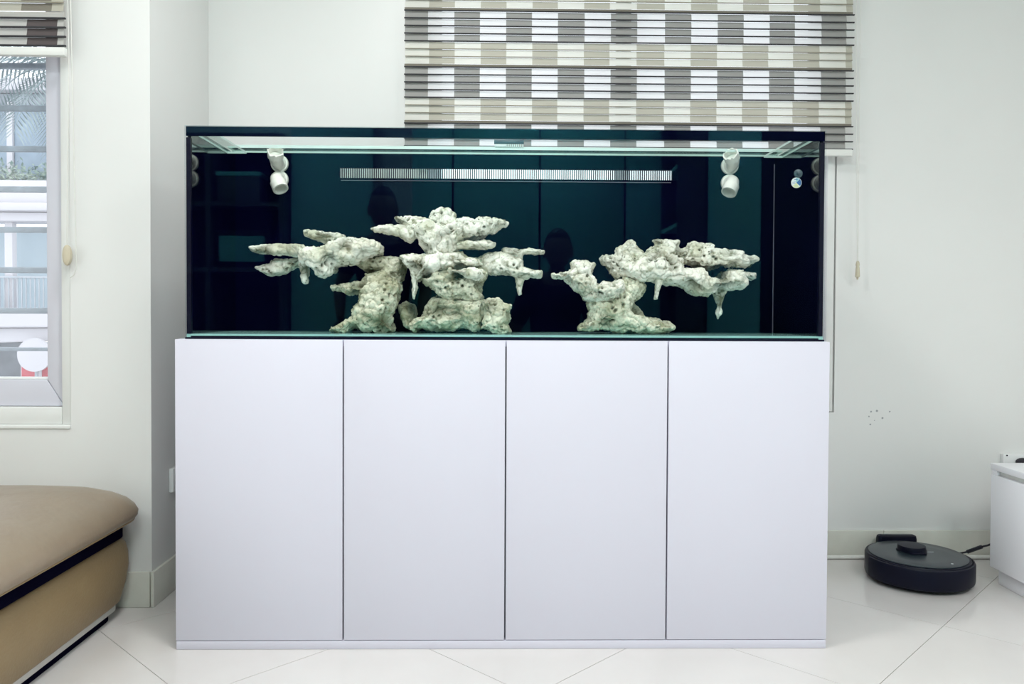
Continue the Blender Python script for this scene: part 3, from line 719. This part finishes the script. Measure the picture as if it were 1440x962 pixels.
# ------------------------------------------------------------------ low white unit at the right
du = empty('low_drawer_unit', 'low white unit with a finger groove at the right edge by the vacuum', 'cabinet')
YE = .537; XF = 1.704
bx('carcass', M_lacq2, (XF+.020, 2.24, -.29, YE-.001, .0585, .395), du)
bx('top_board', M_lacq2, (XF-.002, 2.25, -.30, YE+.002, .3955, .4169), du, .002)
bx('plinth', M_lacq2, (XF+.024, 2.2, -.27, YE-.012, .0004, .058), du, .001)
for y0, y1 in ((.12, YE), (-.29, .1165)):
    bx('drawer_front', M_lacq2, (XF, XF+.0195, y0, y1, .0583, .3785), du, .0015)
bx('groove_channel', M_metal, (XF+.012, XF+.0195, -.29, YE-.03, .3795, .3945), du)
bx('groove_end', M_lacq2, (XF+.002, XF+.0195, YE-.029, YE-.0005, .379, .395), du, .001)

# ------------------------------------------------------------------ outside the left window
M_ren = mat('white_render', (.62, .61, .64), .7, var=.06, vs=1.5, bump=.05)
M_ren2 = mat('grey_render', (.40, .44, .48), .8, var=.25, vs=5)
M_pane2 = mat('blue_window_pane', (.30, .38, .46), .15, var=.3, vs=3)
M_pane3 = mat('pale_curtain_pane', (.50, .62, .68), .2, var=.1, vs=3)
M_frond = mat('palm_leaf', (.34, .42, .43), .5, var=.4, vs=6)
M_hedge = mat('hedge_leaf', (.18, .26, .24), .6, var=.5, vs=9, col2=(.45, .54, .44))
M_trunk = mat('palm_trunk', (.25, .22, .18), .9, var=.3, vs=20, bump=.3)
M_red = mat('red_sign', (.55, .10, .13), .5, var=.05)
bd = empty('opposite_building', 'white house with balcony seen through the left window', 'building')
bx('upper_wall', M_ren2, (-9, -3.6, 8.35, 8.6, 2.55, 3.75), bd)
for x0 in (-8.2, -7.72, -7.24, -6.76, -6.35, -5.70, -5.15, -4.6):
    bx('window_pane', M_pane2, (x0+.05, x0+.43 if x0 != -6.35 else x0+.53, 8.31, 8.345, 2.58, 3.6), bd)
    bx('mullion', M_ren, (x0-.03, x0+.045, 8.27, 8.345, 2.56, 3.62), bd, .005)
bx('roof_edge', M_ren, (-9.1, -3.5, 8.2, 8.7, 3.76, 3.92), bd, .02)
bx('parapet', M_ren, (-9.1, -3.5, 7.9, 8.2, 2.27, 2.56), bd, .015)
bx('eave', M_ren, (-9.1, -3.5, 7.75, 8.2, 2.16, 2.262), bd, .02)
bx('eave', M_ren, (-9.1, -3.5, 7.85, 8.2, 2.04, 2.155), bd, .02)
bx('balcony_back', M_pane3, (-9, -3.6, 9.0, 9.1, .9, 2.04), bd)
for x in (-8.1, -7.1, -6.17, -5.2, -4.2): bx('column', M_ren, (x-.05, x+.05, 7.95, 8.05, .92, 2.04), bd, .008)
ra = empty('balcony_railing'); ra.parent = bd
M_railing = mat('railing_paint', (.42, .46, .50), .5, var=.1)
bx('top_rail', M_railing, (-9, -3.6, 7.88, 7.92, 1.335, 1.36), ra, .004)
m = MB()
for k in range(100): x = -9+.054*k; m.box(x-.006, x+.006, 7.894, 7.906, .93, 1.334)
tag(m.build('baluster', M_railing, ra), kind='stuff')
MB().prism([(-9, .93), (-3.6, .93), (-3.6, .74), (-9, .70)], 7.4, 8.9).build('canopy', M_ren, bd, False, .02)
MB().prism([(-9, .695), (-3.6, .735), (-3.6, .62), (-9, .44)], 7.5, 8.9).build('canopy_fascia', M_ren, bd, False, .015)
bx('lower_wall', M_ren2, (-9, -3.6, 8.6, 8.8, -3, .5), bd)
bx('kerb', M_ren, (-9, -3.6, 7.7, 8.55, -3, -.05), bd)
m = tag(bx('street', mat('asphalt', (.3, .32, .34), .9, var=.2, vs=8), (-14, 6, .99, 16, -3.2, -3)), kind='structure')
sg = empty('round_sign', 'round white sign low behind the lower grille bar', 'sign')
MB().cyl((-5.495, 7.35, .405), (-5.495, 7.32, .405), .20, n=40).build('disc', M_ren, sg, True)
MB().cyl((-5.495, 7.37, .21), (-5.495, 7.37, -3), .02, n=10).build('pole', M_railing, sg, True)
MB().cyl((-5.495, 7.36, .405), (-5.495, 7.38, .2), .02, n=10).build('bracket', M_railing, sg)
rs = empty('red_sign', 'small red board with white mark in the lower corner of the left window', 'sign')
bx('board', M_red, (-5.75, -5.2, 7.50, 7.52, 0, .30), rs, .004)
bx('frame', M_ren, (-5.77, -5.18, 7.521, 7.535, -.02, .325), rs)
bx('letter', M_ren, (-5.55, -5.505, 7.493, 7.499, .02, .235), rs)
bx('letter', M_ren, (-5.585, -5.47, 7.493, 7.499, .237, .262), rs)
MB().cyl((-5.46, 7.55, -.02), (-5.46, 7.55, -3), .025, n=10).build('pole', M_railing, rs, True)
# hedge on the parapet
rng = random.Random(5); m = MB()
for k in range(2600):
    x = rng.uniform(-8.5, -3.8); y = rng.uniform(7.96, 8.14); z = 2.565+abs(rng.gauss(0, .10)); s = rng.uniform(.02, .045)
    a = Vector((rng.uniform(-1, 1), rng.uniform(-1, 1), rng.uniform(-.4, 1))).normalized(); b2 = a.orthogonal().normalized()
    p = Vector((x, y, z)); m.poly([p, p+a*s+b2*s*.35, p+a*s*2, p+a*s-b2*s*.35])
tag(m.build('planter_foliage', M_hedge), 'green planting along the white parapet outside the left window', 'plants', kind='stuff')
# palm
pm = empty('palm_tree', 'palm tree with drooping fronds outside the left window', 'tree')
cr = Vector((-4.12, 5.6, 3.17))
MB().tube([(cr.x+.12, cr.y+.05, -3), (cr.x+.05, cr.y, 0), (cr.x, cr.y, 2.4), cr], [.16, .13, .11, .09], 14).build('trunk', M_trunk, pm, True)
for k in range(15):
    a = 2*PI*k/15+rng.uniform(-.15, .15); e = rng.uniform(-.1, .9); Ln = rng.uniform(1.0, 1.35)
    pts = []; p = cr.copy(); v = Vector((math.cos(a)*math.cos(e), math.sin(a)*math.cos(e), math.sin(e)))
    for j in range(13):
        pts.append(p.copy()); p = p+v*Ln/12; v = (v+Vector((0, 0, -.16))).normalized()
    fr = MB().tube(pts, [.012*(1-j/14) for j in range(13)], 5)
    for j in range(1, 13):
        for s in (-1, 1):
            for q in (0, .5):
                t = (pts[j]-pts[j-1]).normalized(); sd = t.cross(Vector((0, 0, 1))).normalized()*s
                o = pts[j-1].lerp(pts[j], q); l = .34*math.sin(PI*(j+.5)/14)**.6+.03
                d1 = (sd*.8+t*.55+Vector((0, 0, -.25))).normalized(); tip = o+d1*l+Vector((0, 0, -.25*l)); md = o+d1*l*.5
                fr.poly([o, md+t*.012, tip, md-t*.012])
    fr.build('frond', M_frond, pm)

# ------------------------------------------------------------------ the room behind the camera, seen as reflections in the glass
M_ward = mat('wardrobe_front', (.2, .52, .50), .4, var=.05, vs=2)
M_panel = mat('pale_panel', (.30, .62, .60), .4, var=.05, vs=2)
M_wood = mat('dark_shelf_wood', (.075, .07, .075), .5, var=.2, vs=8)
M_inner = mat('dark_shelf_back', (.012, .012, .018), .7, var=.2)
wd = empty('wardrobe', 'pale wardrobe with flat doors reflected in the aquarium glass', 'wardrobe')
bx('carcass', M_inner, (-.56, 1.39, -3.29, -2.93, .08, 2.5), wd)
bx('plinth', M_wood, (-.55, 1.38, -3.28, -2.95, .0004, .0795), wd)
for x0, x1 in ((-.56, -.307), (-.293, .253), (.267, .803), (.817, 1.39)):
    bx('door', M_ward, (x0, x1, -2.9295, -2.908, .09, 2.49), wd, .002)
bs = empty('open_bookcase', 'dark open bookcase reflected at the left of the aquarium glass', 'bookcase')
x0, x1 = -2.3, -1.42
bx('back_board', M_inner, (x0, x1, -3.29, -3.27, .0004, 2.1), bs)
for x in (x0, -1.93, x1-.03): bx('upright', M_wood, (x, x+.03, -3.269, -3.04, .0004, 2.1), bs)
for z in (.05, .55, 1.19, 1.62, 2.07): bx('shelf', M_wood, (x0+.0305, x1-.0305, -3.268, -3.042, z, z+.03), bs)
pf = empty('picture_frame', 'dark framed certificate on the reflected bookcase shelf', 'frame')
bx('frame', M_inner, (-1.89, -1.52, -3.12, -3.10, 1.2205, 1.47), pf, .004)
bx('sheet', M_ward, (-1.86, -1.56, -3.099, -3.097, 1.26, 1.43), pf)
sb = empty('storage_box', 'grey box on the upper reflected bookcase shelf', 'box')
bx('box_body', M_wood, (-1.86, -1.58, -3.24, -3.06, 1.6503, 1.82), sb, .004)
bx('box_lid', M_ward, (-1.865, -1.575, -3.245, -3.055, 1.8205, 1.85), sb, .004)
sh_ = empty('open_shelf', 'dark open shelf unit reflected right of the wardrobe doors', 'shelf')
bx('back_board', M_inner, (1.20, 1.22, -2.90, -2.42, .0004, 2.3), sh_)
for y in (-2.90, -2.44): bx('upright', M_wood, (1.04, 1.1995, y, y+.02, .0004, 2.3), sh_)
for z in (.1, .6, 1.10, 1.44, 1.78, 2.12): bx('shelf', M_panel, (1.04, 1.1995, -2.8795, -2.4405, z, z+.022), sh_)
pn = tag(bx('trim_1', M_panel, (-1.41, -.86, -3.299, -3.2, 0, 2.7)), kind='structure')
pn = tag(bx('trim_2', M_panel, (1.41, 1.72, -3.299, -3.0, 0, 2.7)), kind='structure')
tc_ = empty('tall_cabinet', 'dark tall cabinet reflected at the right of the aquarium glass', 'cabinet')
bx('carcass', M_inner, (1.74, 2.48, -3.29, -3.15, .0004, 2.4), tc_)
bx('door', M_inner, (1.745, 2.475, -3.1495, -3.13, .05, 2.39), tc_, .003)

# ------------------------------------------------------------------ two people behind the camera, reflected as dark figures
M_skin = mat('skin', (.16, .10, .07), .5, var=.08, vs=12)
M_hair = mat('black_hair', (.008, .007, .008), .5, var=.3, vs=80, bump=.4, bs=200)
M_shirt = mat('dark_shirt', (.010, .010, .018), .8, var=.2, vs=10)
M_trou = mat('dark_trousers', (.018, .018, .03), .85, var=.2, vs=10)
M_eye = mat('eye', (.12, .12, .12), .2, var=.02)
M_lip = mat('lips', (.25, .09, .08), .5, var=.1)
M_shoe = mat('slipper', (.02, .02, .025), .7, var=.2)
def skin(name, chains, m, parent, levels=2):
    vs, es, rs = [], [], []; key = {}
    for ch in chains:
        prev = None
        for (p, r) in ch:
            k = tuple(round(c, 4) for c in p)
            if k not in key: key[k] = len(vs); vs.append(p); rs.append(r)
            i = key[k]
            if prev is not None and prev != i: es.append((prev, i))
            prev = i
    me = bpy.data.meshes.new(name); me.from_pydata(vs, es, [])
    o = bpy.data.objects.new(name, me); COL.objects.link(o); o.parent = parent
    md = o.modifiers.new('Skin', 'SKIN'); md.use_smooth_shade = True
    for i, r in enumerate(rs): me.skin_vertices[0].data[i].radius = r if isinstance(r, tuple) else (r, r)
    me.skin_vertices[0].data[0].use_root = True
    sub = o.modifiers.new('Sub', 'SUBSURF'); sub.levels = levels; sub.render_levels = levels
    dg = bpy.context.evaluated_depsgraph_get(); dg.update()
    nm = bpy.data.meshes.new_from_object(o.evaluated_get(dg)); nm.name = name
    o.modifiers.clear(); o.data = nm; bpy.data.meshes.remove(me)
    nm.materials.clear(); nm.materials.append(m)
    nm.polygons.foreach_set('use_smooth', [True]*len(nm.polygons))
    return o
def sphere(name, c, r, m, parent, fn=None, n=28, mm=20):
    b = MB(); rings = []
    for i in range(1, mm):
        t = PI*i/mm; rings.append([(math.sin(t)*math.cos(2*PI*k/n), math.sin(t)*math.sin(2*PI*k/n), -math.cos(t)) for k in range(n)])
    rr = []
    for ring in rings:
        q = []
        for p in ring:
            v = Vector(p)
            if fn: v = fn(v)
            q.append((c[0]+v.x*r[0], c[1]+v.y*r[1], c[2]+v.z*r[2]))
        rr.append(q)
    return b.rings(rr).build(name, m, parent, 2)
def person(label, x, y, hip, chest, neck, head, knees, feet, sh_w, hands, elbows):
    """joints relative to (x, y, 0); the figure faces +y, towards the aquarium."""
    r = empty('person', label, 'person'); r.location = (x, y, 0)
    V = Vector; hip, chest, neck, head = V(hip), V(chest), V(neck), V(head)
    mid = hip.lerp(chest, .5)
    core = [(hip, (.135, .10)), (mid, (.125, .095)), (chest, (.155, .105)), (chest.lerp(neck, .6), (.11, .08)), (neck, .05), (neck.lerp(head, .55), .052)]
    ch = [core]; sh = [[(hip+V((0, 0, -.02)), (.15, .115)), (mid, (.158, .13)), (chest, (.178, .128)), (chest.lerp(neck, .62), (.12, .085)), (neck+V((0, 0, -.015)), .064)]]
    tr = []
    top = chest.lerp(neck, .45)
    for s, kn, ft, hd, el in zip((-1, 1), knees, feet, hands, elbows):
        kn, ft, hd, el = V(kn), V(ft), V(hd), V(el)
        S0 = top+V((s*sh_w, 0, .02)); wr = el.lerp(hd, .84)
        ch.append([(chest.lerp(neck, .6), (.11, .08)), (S0, .056), (S0.lerp(el, .5), .047), (el, .038), (el.lerp(wr, .4), .037), (wr, .026), (hd, (.036, .018))])
        sh.append([(chest.lerp(neck, .62), (.12, .085)), (S0, .068), (S0.lerp(el, .45), .060), (S0.lerp(el, .7), .058)])
        hj = hip+V((s*.09, 0, -.06)); an = ft+V((0, 0, .08))
        ch.append([(hip, (.135, .10)), (hj, .085), (hj.lerp(kn, .5), .07), (kn, .052), (kn.lerp(an, .35), .05), (an, .034), (ft+V((0, .03, .04)), .034), (ft+V((0, .12, .028)), .026)])
        tr.append([(hip, (.15, .115)), (hj, .098), (hj.lerp(kn, .5), .084), (kn, .068), (kn.lerp(an, .5), .064), (an+V((0, 0, .02)), .060)])
        d = (hd-wr).normalized(); sd = V((1, 0, 0)) if abs(d.x) < .7 else V((0, 0, 1))
        fing = []
        for q, l in ((-1.5, .062), (-.5, .074), (.5, .078), (1.5, .068)):
            b0 = hd+sd*q*.018*s
            fing.append([(hd, .014), (b0+d*.03, .0095), (b0+d*(.03+l*.5)+V((0, .006, -.006)), .0085), (b0+d*(.03+l)+V((0, .012, -.022)), .007)])
        fing.append([(hd, .014), (hd+sd*-s*.034+d*.008, .0105), (hd+sd*-s*.05+d*.045, .009)])
        skin('hand', fing, M_skin, r, 1)
        sp = MB().rings([[(ft.x+.045*math.cos(2*PI*k/18)*(1 if math.sin(2*PI*k/18) > -.2 else .8), ft.y+.05+.125*math.sin(2*PI*k/18), z) for k in range(18)] for z in (.0005, .022, .03)])
        sp.build('slipper', M_shoe, r, True)
    skin('body', ch, M_skin, r)
    skin('shirt', sh, M_shirt, r)
    skin('trousers', tr, M_trou, r)
    def hf(v):
        z = v.z
        w = 1-.22*max(0, -z)**1.5; yy = v.y*(1-.10*max(0, -z)); 
        if v.y > 0: yy *= .93
        return Vector((v.x*w, yy+(.10*max(0, -z)*(1 if v.y > 0 else .2)), z))
    hc = head+Vector((0, .012, .012)); R = (.076, .094, .116)
    hd_ = sphere('head', hc, R, M_skin, r, hf)
    MB().rings([[(hc.x+dx, hc.y+dy, hc.z+z) for dx, dy in ((-w, .078), (0, .078+p), (w, .078), (0, .07))] for z, w, p in ((.012, .008, .012), (-.01, .011, .022), (-.028, .017, .033), (-.036, .013, .016))]).build('nose', M_skin, hd_, 2)
    for s in (-1, 1):
        sphere('eye', (hc.x+s*.031, hc.y+.078, hc.z+.004), (.014, .010, .008), M_eye, hd_, None, 12, 8)
        sphere('ear', (hc.x+s*.078, hc.y-.008, hc.z-.008), (.012, .020, .033), M_skin, hd_, None, 12, 10)
    sphere('mouth', (hc.x, hc.y+.086, hc.z-.060), (.024, .010, .008), M_lip, hd_, None, 14, 8)
    def hair(v):
        q = hf(v)*1.07
        if v.y > .15 and v.z < .48: q = q*.86
        if v.z < -.35: q = q*.84
        return q
    sphere('hair', hc+Vector((0, -.004, .008)), R, M_hair, hd_, hair)
person('person in dark clothes standing, reflected left of the tallest rock', -.66, -2.34, (0, 0, .86), (0, .01, 1.20), (0, .01, 1.375), (0, .03, 1.50),
       ((-.10, .03, .47), (.10, .03, .47)), ((-.12, 0, 0), (.12, 0, 0)), .165, ((-.22, .14, .88), (.22, .14, .88)), ((-.245, .02, 1.06), (.245, .02, 1.06)))
person('person in dark clothes stooping with hands on knees, reflected between the rocks', .335, -2.56, (0, -.10, .70), (0, .10, 1.0), (0, .18, 1.155), (0, .235, 1.27),
       ((-.16, .14, .44), (.16, .14, .44)), ((-.18, -.02, 0), (.18, -.02, 0)), .155, ((-.17, .20, .52), (.17, .20, .52)), ((-.27, .10, .74), (.27, .10, .74)))
